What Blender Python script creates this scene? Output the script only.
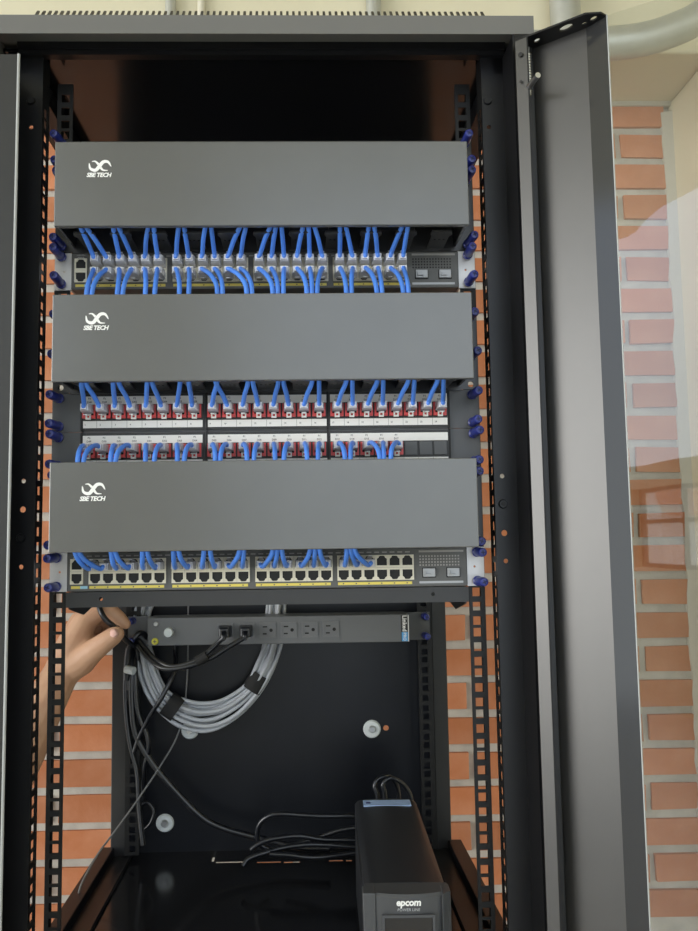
import bpy, bmesh, math, random
import numpy as np
from mathutils import Vector, Matrix
from mathutils.geometry import tessellate_polygon
random.seed(7)
for o in list(bpy.data.objects): bpy.data.objects.remove(o)
scene = bpy.context.scene
COL = scene.collection
# All dimensions below are millimetres: X right, Y away from the viewer (front rails at 0),
# Z up with 0 at the underside of the lower switch; GROUND is the room floor.
U = 44.45
GROUND = -820.0
def W(p): return Vector((p[0]/1000, p[1]/1000, (p[2]-GROUND)/1000))

# ------------------------------------------------------------------ camera
F, CX, PIT, YAW, ROL = 820.0, 321.404, 0.0909037, 0.0243606, -0.0133170
CAM = np.array([38.204, -921.859, 53.455])
_f = np.array([math.sin(YAW)*math.cos(PIT), math.cos(YAW)*math.cos(PIT), math.sin(PIT)])
_r0 = np.array([math.cos(YAW), -math.sin(YAW), 0.0]); _u0 = np.cross(_r0, _f)
_r = _r0*math.cos(ROL)+_u0*math.sin(ROL); _u = -_r0*math.sin(ROL)+_u0*math.cos(ROL)
cam = bpy.data.cameras.new('camera'); camo = bpy.data.objects.new('camera', cam); COL.objects.link(camo)
cam.sensor_fit = 'VERTICAL'; cam.sensor_height = 36.0; cam.lens = 36.0*F/931
cam.shift_x = (349-CX)/931; cam.clip_start = 0.01
m = Matrix((( _r[0], _u[0], -_f[0]), (_r[1], _u[1], -_f[1]), (_r[2], _u[2], -_f[2]))).to_4x4()
m.translation = W(CAM); camo.matrix_world = m
scene.camera = camo
def at(px, py, X=None, Y=None, Z=None):
    """measured photo point -> place in the room at a known depth / height"""
    d = _f*F+_r*(px-CX)-_u*(py-465.5)
    if X is not None: t = (X-CAM[0])/d[0]
    elif Y is not None: t = (Y-CAM[1])/d[1]
    else: t = (Z-CAM[2])/d[2]
    return CAM+t*d
def AX(px, py, Y): return float(at(px, py, Y=Y)[0])

# ------------------------------------------------------------------ light
scene.view_settings.view_transform = 'Standard'; scene.view_settings.look = 'None'
scene.view_settings.gamma = 1.0; scene.view_settings.use_curve_mapping = False
scene.view_settings.exposure = -0.03
wd = bpy.data.worlds.new('sky'); scene.world = wd; wd.use_nodes = True
nt = wd.node_tree; nt.nodes.clear()
wo = nt.nodes.new('ShaderNodeOutputWorld'); bg = nt.nodes.new('ShaderNodeBackground')
tc = nt.nodes.new('ShaderNodeTexCoord'); sp = nt.nodes.new('ShaderNodeSeparateXYZ'); rp = nt.nodes.new('ShaderNodeValToRGB')
rp.color_ramp.elements[0].position = 0.0; rp.color_ramp.elements[0].color = (.86, .94, 1.0, 1)
rp.color_ramp.elements[1].position = 0.7; rp.color_ramp.elements[1].color = (.62, .76, 1.0, 1)
nt.links.new(tc.outputs['Generated'], sp.inputs[0]); nt.links.new(sp.outputs['Z'], rp.inputs[0])
nt.links.new(rp.outputs[0], bg.inputs['Color']); bg.inputs['Strength'].default_value = 2.4
nt.links.new(bg.outputs[0], wo.inputs[0])
sun = bpy.data.lights.new('daylight', 'SUN'); sun.energy = 1.9; sun.angle = math.radians(32); sun.color = (1, .95, .87)
suno = bpy.data.objects.new('daylight', sun); COL.objects.link(suno)
suno.rotation_euler = Vector((.86, .48, -.05)).to_track_quat('-Z', 'Y').to_euler()

# ------------------------------------------------------------------ materials
MAT = {}
def mat(name, col, rough=.5, metal=0., spec=.5, coat=0., noise=None, bump=None, rnd=None, trans=0., alpha=1.):
    M = bpy.data.materials.new(name); M.use_nodes = True; n = M.node_tree.nodes; l = M.node_tree.links
    b = n['Principled BSDF']
    b.inputs['Base Color'].default_value = (*col, 1); b.inputs['Roughness'].default_value = rough
    b.inputs['Metallic'].default_value = metal; b.inputs['Specular IOR Level'].default_value = spec
    b.inputs['Coat Weight'].default_value = coat; b.inputs['Transmission Weight'].default_value = trans
    b.inputs['Alpha'].default_value = alpha
    src = None
    if noise or bump:
        c = n.new('ShaderNodeTexCoord')
    if noise:   # (scale, second colour, amount range lo, hi)
        t = n.new('ShaderNodeTexNoise'); t.inputs['Scale'].default_value = noise[0]; t.inputs['Detail'].default_value = 5
        l.new(c.outputs['Object'], t.inputs['Vector'])
        r = n.new('ShaderNodeMapRange'); r.inputs[1].default_value = noise[2]; r.inputs[2].default_value = noise[3]
        l.new(t.outputs['Fac'], r.inputs[0])
        mx = n.new('ShaderNodeMix'); mx.data_type = 'RGBA'
        mx.inputs[6].default_value = (*col, 1); mx.inputs[7].default_value = (*noise[1], 1)
        l.new(r.outputs[0], mx.inputs[0]); src = mx.outputs[2]
    if rnd:     # per-object variation (hue, value)
        oi = n.new('ShaderNodeObjectInfo'); hs = n.new('ShaderNodeHueSaturation')
        mr = n.new('ShaderNodeMapRange'); mr.inputs[3].default_value = 1-rnd; mr.inputs[4].default_value = 1+rnd
        l.new(oi.outputs['Random'], mr.inputs[0]); l.new(mr.outputs[0], hs.inputs['Value'])
        if src: l.new(src, hs.inputs['Color'])
        else: hs.inputs['Color'].default_value = (*col, 1)
        src = hs.outputs[0]
    if src: l.new(src, b.inputs['Base Color'])
    if bump:    # (scale, strength, distance)
        t = n.new('ShaderNodeTexNoise'); t.inputs['Scale'].default_value = bump[0]; t.inputs['Detail'].default_value = 4
        l.new(c.outputs['Object'], t.inputs['Vector'])
        bp = n.new('ShaderNodeBump'); bp.inputs['Strength'].default_value = bump[1]; bp.inputs['Distance'].default_value = bump[2]
        l.new(t.outputs['Fac'], bp.inputs['Height']); l.new(bp.outputs[0], b.inputs['Normal'])
    MAT[name] = M; return M
mat('black_paint', (.006, .006, .007), .34, spec=.4, bump=(900, .08, .0005))
mat('gloss_black', (.008, .008, .009), .14)
mat('side_black', (.03, .03, .03), .12)
mat('panel_black', (.005, .006, .009), .32, spec=.3, noise=(6, (.010, .011, .014), .45, .75))
mat('satin_door', (.016, .015, .014), .36, spec=.95, noise=(7, (.026, .024, .022), .4, .7), bump=(1200, .15, .0004))
mat('lid_grey', (.14, .138, .13), .5)
mat('shelf_black', (.03, .03, .03), .45)
mat('post_grey', (.022, .022, .022), .42)
mat('frame_lit_black', (.022, .022, .021), .45)
mat('seal_and_glint', (.40, .41, .40), .5)
mat('cover_grey', (.088, .089, .086), .27, spec=1.0, noise=(5, (.102, .103, .10), .4, .7), bump=(2500, .06, .0003))
mat('duct_black', (.03, .03, .031), .28)
mat('rail_black', (.006, .006, .006), .42, spec=.35)
mat('switch_grey', (.105, .105, .10), .5)
mat('switch_dark', (.03, .03, .03), .5)
mat('ivory', (.72, .68, .55), .45)
mat('cavity', (.006, .006, .006), .6)
mat('nickel', (.62, .61, .60), .42, metal=.55)
mat('steel', (.6, .6, .6), .3, metal=1.)
mat('yellow_ink', (.75, .62, .12), .5)
mat('cyan_ink', (.35, .62, .75), .5)
mat('white_ink', (.85, .85, .83), .5)
mat('grey_ink', (.33, .32, .30), .5)
mat('silver_cap', (.40, .41, .42), .4, metal=.2)
mat('blue_cable', (.085, .25, .78), .38, rnd=.10)
mat('blue_knob', (.016, .026, .19), .35, spec=.6)
mat('blue_cross', (.004, .006, .06), .5)
mat('red_jack', (.75, .075, .075), .4)
mat('paper', (.82, .81, .77), .6)
mat('paper_cream', (.76, .73, .64), .6)
mat('ink', (.12, .12, .12), .6)
mat('panel_grey', (.085, .087, .09), .45)
mat('grey_cable', (.42, .44, .47), .42, rnd=.08)
mat('thin_wire', (.16, .16, .16), .45)
mat('black_cord', (.008, .009, .012), .28, spec=.6)
mat('velcro', (.012, .012, .012), .8)
mat('nylon', (.62, .66, .66), .35)
mat('pdu_black', (.13, .135, .14), .4)
mat('outlet_black', (.15, .155, .16), .4)
mat('ground_yellow', (.62, .58, .06), .35)
mat('sticker_blue', (.10, .38, .75), .4)
mat('ups_black', (.022, .023, .026), .38, bump=(3000, .1, .0003))
mat('ups_grey', (.06, .062, .066), .4)
mat('ups_screen', (.02, .018, .016), .08)
mat('ups_sticker', (.36, .50, .78), .4)
mat('skin', (.58, .34, .215), .5, noise=(45, (.52, .28, .17), .4, .75), bump=(250, .12, .0006))
mat('nail', (.82, .50, .42), .3)
mat('sleeve', (.10, .13, .20), .9)
mat('brick', (.48, .17, .07), .85, noise=(11, (.60, .27, .15), .42, .82), bump=(90, .35, .002), rnd=.14)
mat('mortar', (.56, .53, .47), .95, noise=(20, (.46, .43, .38), .4, .65), bump=(120, .5, .002))
mat('cream', (.70, .65, .48), .8, noise=(3, (.66, .61, .45), .35, .7), bump=(60, .08, .002))
mat('cement', (.52, .49, .42), .95, bump=(80, .4, .002))
mat('floor_tile', (.70, .67, .62), .4, noise=(4, (.64, .61, .56), .4, .65))
mat('conduit', (.55, .56, .53), .42, metal=.7, noise=(9, (.45, .46, .44), .4, .7))
mat('conduit_cream', (.68, .64, .52), .5)
mat('frame_dark', (.10, .06, .04), .4)
mat('hill', (.10, .15, .17), .95)
mat('far_wall', (.62, .58, .50), .9)
def clear_plastic():
    M = bpy.data.materials.new('clear_plastic'); M.use_nodes = True; n = M.node_tree.nodes; l = M.node_tree.links
    b = n['Principled BSDF']; b.inputs['Base Color'].default_value = (.90, .90, .93, 1); b.inputs['Roughness'].default_value = .10
    b.inputs['Specular IOR Level'].default_value = .8
    t = n.new('ShaderNodeBsdfTransparent'); mx = n.new('ShaderNodeMixShader'); mx.inputs[0].default_value = .72
    l.new(t.outputs[0], mx.inputs[1]); l.new(b.outputs[0], mx.inputs[2]); l.new(mx.outputs[0], n['Material Output'].inputs[0]); MAT['clear_plastic'] = M
clear_plastic()
def glass():
    M = bpy.data.materials.new('door_glass'); M.use_nodes = True; n = M.node_tree.nodes; l = M.node_tree.links
    n.remove(n['Principled BSDF'])
    t = n.new('ShaderNodeBsdfTransparent'); t.inputs[0].default_value = (.93, .94, .93, 1)
    g = n.new('ShaderNodeBsdfGlossy'); g.inputs['Roughness'].default_value = .015
    fr = n.new('ShaderNodeFresnel'); fr.inputs[0].default_value = 2.2
    mx = n.new('ShaderNodeMixShader'); ge = n.new('ShaderNodeNewGeometry'); iv = n.new('ShaderNodeMath'); iv.operation = 'SUBTRACT'; iv.inputs[0].default_value = 1.0
    l.new(ge.outputs['Backfacing'], iv.inputs[1]); ml = n.new('ShaderNodeMath'); ml.operation = 'MULTIPLY'   # reflect on the outer faces only
    l.new(fr.outputs[0], ml.inputs[0]); l.new(iv.outputs[0], ml.inputs[1])
    l.new(ml.outputs[0], mx.inputs[0]); l.new(t.outputs[0], mx.inputs[1]); l.new(g.outputs[0], mx.inputs[2])
    l.new(mx.outputs[0], n['Material Output'].inputs[0]); MAT['door_glass'] = M
glass()

# ------------------------------------------------------------------ mesh builder
class MB:
    def __init__(s): s.v = []; s.f = []; s.mi = []; s.m = 0
    def add(s, vs, fs):
        o = len(s.v); s.v += [tuple(map(float, p)) for p in vs]
        s.f += [tuple(i+o for i in f) for f in fs]; s.mi += [s.m]*len(fs); return s
    def box(s, x0, x1, y0, y1, z0, z1):
        return s.add([(x0,y0,z0),(x1,y0,z0),(x1,y1,z0),(x0,y1,z0),(x0,y0,z1),(x1,y0,z1),(x1,y1,z1),(x0,y1,z1)],
            [(0,3,2,1),(4,5,6,7),(0,1,5,4),(1,2,6,5),(2,3,7,6),(3,0,4,7)])
    def hexa(s, b, t):   # two matching quads
        return s.add(list(b)+list(t), [(0,3,2,1),(4,5,6,7),(0,1,5,4),(1,2,6,5),(2,3,7,6),(3,0,4,7)])
    def cyl(s, c, axis, r, h, n=12, r2=None):
        """cylinder from c along axis (vector length ignored) with height h"""
        a = Vector(axis).normalized(); e1 = a.orthogonal().normalized(); e2 = a.cross(e1); c = Vector(c); r2 = r if r2 is None else r2
        vs = [c+(e1*math.cos(2*math.pi*k/n)+e2*math.sin(2*math.pi*k/n))*r for k in range(n)]
        vs += [c+a*h+(e1*math.cos(2*math.pi*k/n)+e2*math.sin(2*math.pi*k/n))*r2 for k in range(n)]
        return s.add(vs, [tuple(range(n))[::-1], tuple(range(n, 2*n))]+[(k, (k+1) % n, n+(k+1) % n, n+k) for k in range(n)])
    def tube(s, pts, r, n=8, seg=5, flat=None):
        P = spline(pts, seg); N = len(P); vs = []; up = None
        for i in range(N):
            t = (P[min(i+1, N-1)]-P[max(i-1, 0)]).normalized()
            if up is None: up = t.orthogonal().normalized()
            up = (up-t*up.dot(t)).normalized(); b = t.cross(up)
            rr = r if not callable(r) else r(i/(N-1))
            for k in range(n):
                a = 2*math.pi*k/n
                vs.append(P[i]+(up*math.cos(a)+b*math.sin(a)*(flat or 1))*rr)
        fs = [(i*n+k, i*n+(k+1) % n, (i+1)*n+(k+1) % n, (i+1)*n+k) for i in range(N-1) for k in range(n)]
        fs += [tuple(range(n))[::-1], tuple(range((N-1)*n, N*n))]
        return s.add(vs, fs)
    def plate(s, outer, holes, fn, t):
        """flat sheet with holes: 2D loops, fn(a,b,d) -> 3D, thickness t along d"""
        loops = [outer]+holes; flat = [p for L in loops for p in L]
        tri = tessellate_polygon([[Vector((p[0], p[1], 0)) for p in L] for L in loops])
        n = len(flat); vs = [fn(p[0], p[1], 0) for p in flat]+[fn(p[0], p[1], t) for p in flat]
        fs = [tuple(T) for T in tri]+[tuple(i+n for i in T[::-1]) for T in tri]; o = 0
        for L in loops:
            k = len(L); fs += [(o+i, o+(i+1) % k, n+o+(i+1) % k, n+o+i) for i in range(k)]; o += k
        return s.add(vs, fs)
    def mesh(s, mats, org=(0, 0, 0), smooth=None, world=True):
        me = bpy.data.meshes.new('m')
        me.from_pydata([((p[0]-org[0])/1000, (p[1]-org[1])/1000, (p[2]-org[2])/1000) for p in s.v], [], s.f)
        for q in (mats if isinstance(mats, (list, tuple)) else [mats]): me.materials.append(MAT[q])
        me.polygons.foreach_set('material_index', s.mi)
        bm = bmesh.new(); bm.from_mesh(me); bmesh.ops.recalc_face_normals(bm, faces=bm.faces); bm.to_mesh(me); bm.free()
        if smooth:
            me.polygons.foreach_set('use_smooth', [True]*len(me.polygons)); me.set_sharp_from_angle(angle=math.radians(smooth))
        me.update(); return me
    def org(s):
        a = np.array(s.v); lo = a.min(0); hi = a.max(0); return ((lo[0]+hi[0])/2, (lo[1]+hi[1])/2, lo[2])
    def build(s, name, mats, parent=None, smooth=None, bevel=None):
        o = s.org(); me = s.mesh(mats, o, smooth); me.name = name
        ob = place(name, me, o, parent)
        if bevel:
            b = ob.modifiers.new('bevel', 'BEVEL'); b.width = bevel/1000; b.segments = 2; b.limit_method = 'ANGLE'; b.angle_limit = math.radians(40)
        return ob
POS = {}
def place(name, me, pos, parent=None):
    ob = bpy.data.objects.new(name, me); COL.objects.link(ob); POS[ob] = Vector(pos)
    if parent is not None:
        ob.parent = parent; ob.location = (Vector(pos)-POS[parent])/1000
    else: ob.location = W(pos)
    return ob
def spline(pts, seg=5):
    P = [Vector(p) for p in pts]
    if len(P) == 2 or seg <= 1: return P
    P = [P[0]*2-P[1]]+P+[P[-1]*2-P[-2]]; out = []
    for i in range(1, len(P)-2):
        a, b, c, d = P[i-1:i+3]
        for k in range(seg):
            t = k/seg
            out.append(.5*((2*b)+(c-a)*t+(2*a-5*b+4*c-d)*t*t+(3*b-a-3*c+d)*t**3))
    out.append(P[-2]); return out
def tag(o, label, cat, group=None):
    o['label'] = label; o['category'] = cat
    if group: o['group'] = group
    return o
def thing(name, label, cat, pos, group=None):
    o = place(name, None, pos); o.empty_display_size = .02; return tag(o, label, cat, group)
def struct(o): o['kind'] = 'structure'; return o
def text_mesh(s, size, matname, shear=0, bold=0, align='CENTER', spacing=1.0):
    c = bpy.data.curves.new('t', 'FONT'); c.body = s; c.size = size/1000; c.shear = shear; c.align_x = align; c.align_y = 'CENTER'
    c.extrude = .00012; c.offset = bold/1000; c.resolution_u = 2; c.space_character = spacing
    o = bpy.data.objects.new('t', c); COL.objects.link(o)
    dg = bpy.context.evaluated_depsgraph_get(); me = bpy.data.meshes.new_from_object(o.evaluated_get(dg))
    bpy.data.objects.remove(o); bpy.data.curves.remove(c)
    me.materials.clear(); me.materials.append(MAT[matname]); return me
def put_text(name, me, pos, parent, rot=(math.pi/2, 0, 0)):
    o = place(name, me, pos, parent); o.rotation_euler = rot; return o
def circ(cx, cy, r, n=12, ry=None): return [(cx+r*math.cos(2*math.pi*k/n), cy+(ry or r)*math.sin(2*math.pi*k/n)) for k in range(n)]
def rect(a0, a1, b0, b1): return [(a0, b0), (a1, b0), (a1, b1), (a0, b1)]

# ================================================================== the room
YW = 950.0; SOFF = 1094.0; XCOL = 935.0; YBEAM = 746.0; ZC = 1950.0
fl = struct(MB().box(-3600, 2600, -4200, 1060, GROUND-60, GROUND).build('floor', 'floor_tile'))
struct(MB().box(-3600, 2600, -3500, 1060, ZC, ZC+80).build('ceiling', 'cream'))
wb = struct(MB().box(-3600, XCOL, YW+7, YW+120, GROUND, SOFF).build('wall_back', 'mortar'))
# bricks of the back wall: running bond
PZ, PXB, BH, BL = 75.6, 263.0, 56.5, 248.0
def brick_mesh(L, seed):
    rr = random.Random(seed); b = MB(); j = lambda: rr.uniform(-1.6, 1.6)
    y0 = -rr.uniform(0, 3.5)
    outer = [(-L/2+j(), y0, -BH/2+j()), (L/2+j(), y0, -BH/2+j()), (L/2+j(), y0, BH/2+j()), (-L/2+j(), y0, BH/2+j())]
    b.hexa([(x, 26, z) for x, _, z in outer], outer); return b.mesh('brick')
BM = [brick_mesh(BL, k) for k in range(9)]; HB = [brick_mesh(118, 50+k) for k in range(4)]
row0 = -262+PZ/2
nrow = 0
for r in range(-8, 18):
    zc = row0+r*PZ
    if zc-BH/2 < GROUND+2 or zc+BH/2 > SOFF-1: continue
    off = 411.0 if r % 2 else 411.0+PXB/2
    k0 = -7
    for k in range(k0, 5):
        xc = off+PXB*(k+.5)
        if xc-BL/2 < -1150: continue
        if xc+BL/2 > XCOL-14:
            L = (XCOL-16)-(xc-BL/2)
            if L < 40: continue
            o = place('brick', brick_mesh(L, r*31+k), (xc-BL/2+L/2, YW+random.uniform(-2, 2), zc), wb)
        else:
            o = place('brick', BM[(r*5+k*3) % 9], (xc, YW+random.uniform(-2, 2), zc), wb)
        o.rotation_euler = (0, random.uniform(-.006, .006), 0)
# plastered column, beam and the cement fillet that closes the brick panel
struct(MB().box(XCOL, 2600, YBEAM, YW+120, GROUND, SOFF).build('wall_column', 'cream', bevel=6))
struct(MB().box(-3600, 2600, YBEAM, YW+120, SOFF, ZC).build('wall_beam', 'cream', bevel=6))
cf = MB(); rr = random.Random(3); zs = np.arange(GROUND, SOFF, 37.0)
ws = [rr.uniform(17, 24) for _ in zs]
for i in range(len(zs)-1):
    a, b, wa, wb_ = zs[i], zs[i+1], ws[i], ws[i+1]
    cf.hexa([(XCOL-wa, YW-5, a), (XCOL, YW-14, a), (XCOL, YW+8, a), (XCOL-wa, YW+8, a)], [(XCOL-wb_, YW-5, b), (XCOL, YW-14, b), (XCOL, YW+8, b), (XCOL-wb_, YW+8, b)])
cf.box(-1150, XCOL, YW-8, YW+8, SOFF-11, SOFF)
struct(cf.build('trim_1', 'cement', smooth=60))
# window wall behind the viewer on the left; past the added pier, open to the sky
wl = MB(); YG = -3000
wx0, wx1, wz0, wz1 = -2330, -1330, -113, 306
wl.box(-2560, wx0, YG-120, YG, GROUND, 430); wl.box(wx1, -1130, YG-120, YG, GROUND, 430)
wl.box(wx0, wx1, YG-120, YG, GROUND, wz0); wl.box(wx0, wx1, YG-120, YG, wz1, 430)
struct(wl.build('wall_front', 'cream'))
struct(MB().box(-1130, -330, YG-120, YG, GROUND, ZC).build('wall_added_pier', 'cream'))  # unseen pier added to darken reflections in the covers' left half
struct(MB().box(2600, 2700, -4200, 1060, GROUND, ZC).build('wall_added_right', 'cream'))  # unseen wall added to darken the interior against the sky
wf = struct(place('window_1', None, ((wx0+wx1)/2, YG-60, wz0)))
for x in (wx0, -1712, wx1-24): MB().box(x, x+24, YG-80, YG-40, wz0, wz1).build('window_frame', 'frame_dark', wf)
for z in (wz0, 118, wz1-22): MB().box(wx0, wx1, YG-79, YG-41, z, z+22).build('window_frame', 'frame_dark', wf)
MB().box(wx0, wx1, YG-62, YG-58, wz0, wz1).build('pane', 'door_glass', wf)
# landscape outside that window: a pale house and hills
hl = MB(); xs = np.linspace(-90000, 20000, 45)
hz = [1500+900*math.sin(i*.45)+400*math.sin(i*1.1+1) for i in range(45)]
for i in range(44):
    hl.hexa([(xs[i], -60000, -3000), (xs[i+1], -60000, -3000), (xs[i+1], -64000, -3000), (xs[i], -64000, -3000)],
            [(xs[i], -61000, hz[i]), (xs[i+1], -61000, hz[i+1]), (xs[i+1], -63000, hz[i+1]), (xs[i], -63000, hz[i])])
struct(hl.build('hills', 'hill', smooth=60))
hs_ = thing('house', 'pale rendered house with a gable seen through the far window', 'house', (-9600, -11500, GROUND))
q = MB(); q.plate([(-10600, GROUND), (-8900, GROUND), (-8900, 500), (-9750, 1100), (-10600, 500)], [], lambda a, c, d: (a, -11500-d, c), 3000); q.build('wall', 'far_wall', hs_)
q = MB().hexa([(-10800, -11400, 420), (-9750, -11400, 1160), (-9750, -14600, 1160), (-10800, -14600, 420)], [(-10800, -11400, 500), (-9750, -11400, 1240), (-9750, -14600, 1240), (-10800, -14600, 500)])
q.hexa([(-8700, -11400, 420), (-9750, -11400, 1160), (-9750, -14600, 1160), (-8700, -14600, 420)], [(-8700, -11400, 500), (-9750, -11400, 1240), (-9750, -14600, 1240), (-8700, -14600, 500)])
q.build('roof', 'brick', hs_)

# conduits on the beam
YP = 700.0
def conduit(label, path, r, m='conduit', coup=None, group=None):
    t = thing('conduit', label, 'conduit', tuple(path[0]), group)
    MB().tube(path, r, 20, 8).build('pipe', m, t, smooth=50)
    for c in coup or []:
        MB().cyl(c, (0, 0, 1), r*1.16, 60, 20).build('coupling', m, t, smooth=40)
k = (YP-CAM[1])/(660-CAM[1])
xv = 38+(593-38)*k
conduit('thick galvanised vertical conduit on the cream beam above the open door hinge', [(xv, YP+8, 500), (xv, YP+8, 1100), (xv, YP+8, ZC)], 31*k, coup=[(xv, YP+8, 1330)])
pth = [at(px, py, Y=YP-72) for px, py in ((560, 47), (612, 43.5), (640, 40), (668, 32), (698, 18))]
e = pth[-1]; pth += [e+np.array([60, 0, 55]), e+np.array([95, 0, 130]), e+np.array([105, 0, 260]), e+np.array([105, 0, 560])]
pth = [pth[0]+np.array([-300, 0, -6])]+pth
conduit('thick galvanised conduit sweeping up to the right under the cream beam', pth, 32.0)
for px, w, lab, m_ in ((168, 10, 'thin galvanised conduit above the cabinet lid next to the cream-painted pipe', 'conduit'),
                       (199, 8, 'slim cream-painted pipe above the cabinet lid', 'conduit_cream'),
                       (375, 14, 'medium galvanised conduit rising above the middle of the cabinet lid', 'conduit')):
    x = AX(px, 5, YP); r = w/2*(YP-CAM[1])/F
    conduit(lab, [(x, YBEAM-r-2, 600), (x, YBEAM-r-2, 1200), (x, YBEAM-r-2, ZC)], r, m_, coup=[(x, YBEAM-r-2, 1150)] if m_ == 'conduit' else None)

# ================================================================== the cabinet
YR, YB, YF, YPF = 413.0, 446.0, -80.0, -35.0     # rear rails, back panel, frame front, post face
ZT, ZFL = 607.0, -440.0                          # underside of roof, inner floor
HWD = 297.0
cab = thing('server_cabinet', 'tall black open-sided rack cabinet with its glass door swung open', 'server cabinet', (0, 180, GROUND))
# lid
ld = MB(); ld.box(-HWD, HWD, YF, YF+2, 600, 621); ld.box(-HWD, HWD, YF+2, 470, 619, 621)
for s in (-1, 1): ld.box(s*HWD-(2 if s > 0 else 0), s*HWD+(2 if s < 0 else 0), YF+2, 470, 600, 619)
ld.build('lid', 'lid_grey', cab)
vn = MB()
for i in range(74):
    x0 = AX(33+i*6.17, 17, YF)
    vn.hexa([(x0, -77, 622), (x0+3.0, -77, 622), (x0+3.0, -75, 621), (x0, -75, 621)], [(x0, -67, 634.5), (x0+2.6, -67, 634.5), (x0+2.6, -65, 634.5), (x0, -65, 634.5)])
vo = vn.build('vent_fins', 'black_paint', cab); vo['kind'] = 'stuff'
MB().box(-HWD+4, HWD-4, YPF, 466, ZT, ZT+4).build('roof_panel', 'gloss_black', cab)
hd = MB().box(-274, 274, YPF-6, YPF+4, ZT-7, ZT); hd.box(-274, 274, YPF-10, YPF-6, ZT-2, ZT+7)
MB().box(-HWD+4, HWD-4, YF+3, YPF-6, ZT+6, ZT+8).build('lid_lining', 'lid_grey', cab)
hd.build('header_rail', 'black_paint', cab)
def xs_(s, a, b): return (a, b) if s > 0 else (-b, -a)
EIA = [6.35, 22.225, 38.1]
def eia_z(z0, z1):
    out = []; k = math.ceil((z0-5)/U)-1
    while k*U < z1:
        out += [k*U+e for e in EIA if z0+6 < k*U+e < z1-6]; k += 1
    return out
def perforated(strip_a, hole_a, zlist, z0, z1, fn, t, hz=9.5):
    """strip with a column of square holes: three columns of boxes"""
    b = MB(); a0, a1 = strip_a; h0, h1 = hole_a
    def bx(p0, p1, q0, q1):
        P = [fn(p0, 0, q0), fn(p1, 0, q0), fn(p1, t, q0), fn(p0, t, q0)]; Q = [fn(p0, 0, q1), fn(p1, 0, q1), fn(p1, t, q1), fn(p0, t, q1)]
        b.hexa(P, Q)
    bx(a0, h0, z0, z1); bx(h1, a1, z0, z1); prev = z0
    for z in zlist:
        bx(h0, h1, prev, z-hz/2); prev = z+hz/2
    bx(h0, h1, prev, z1); return b
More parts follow.
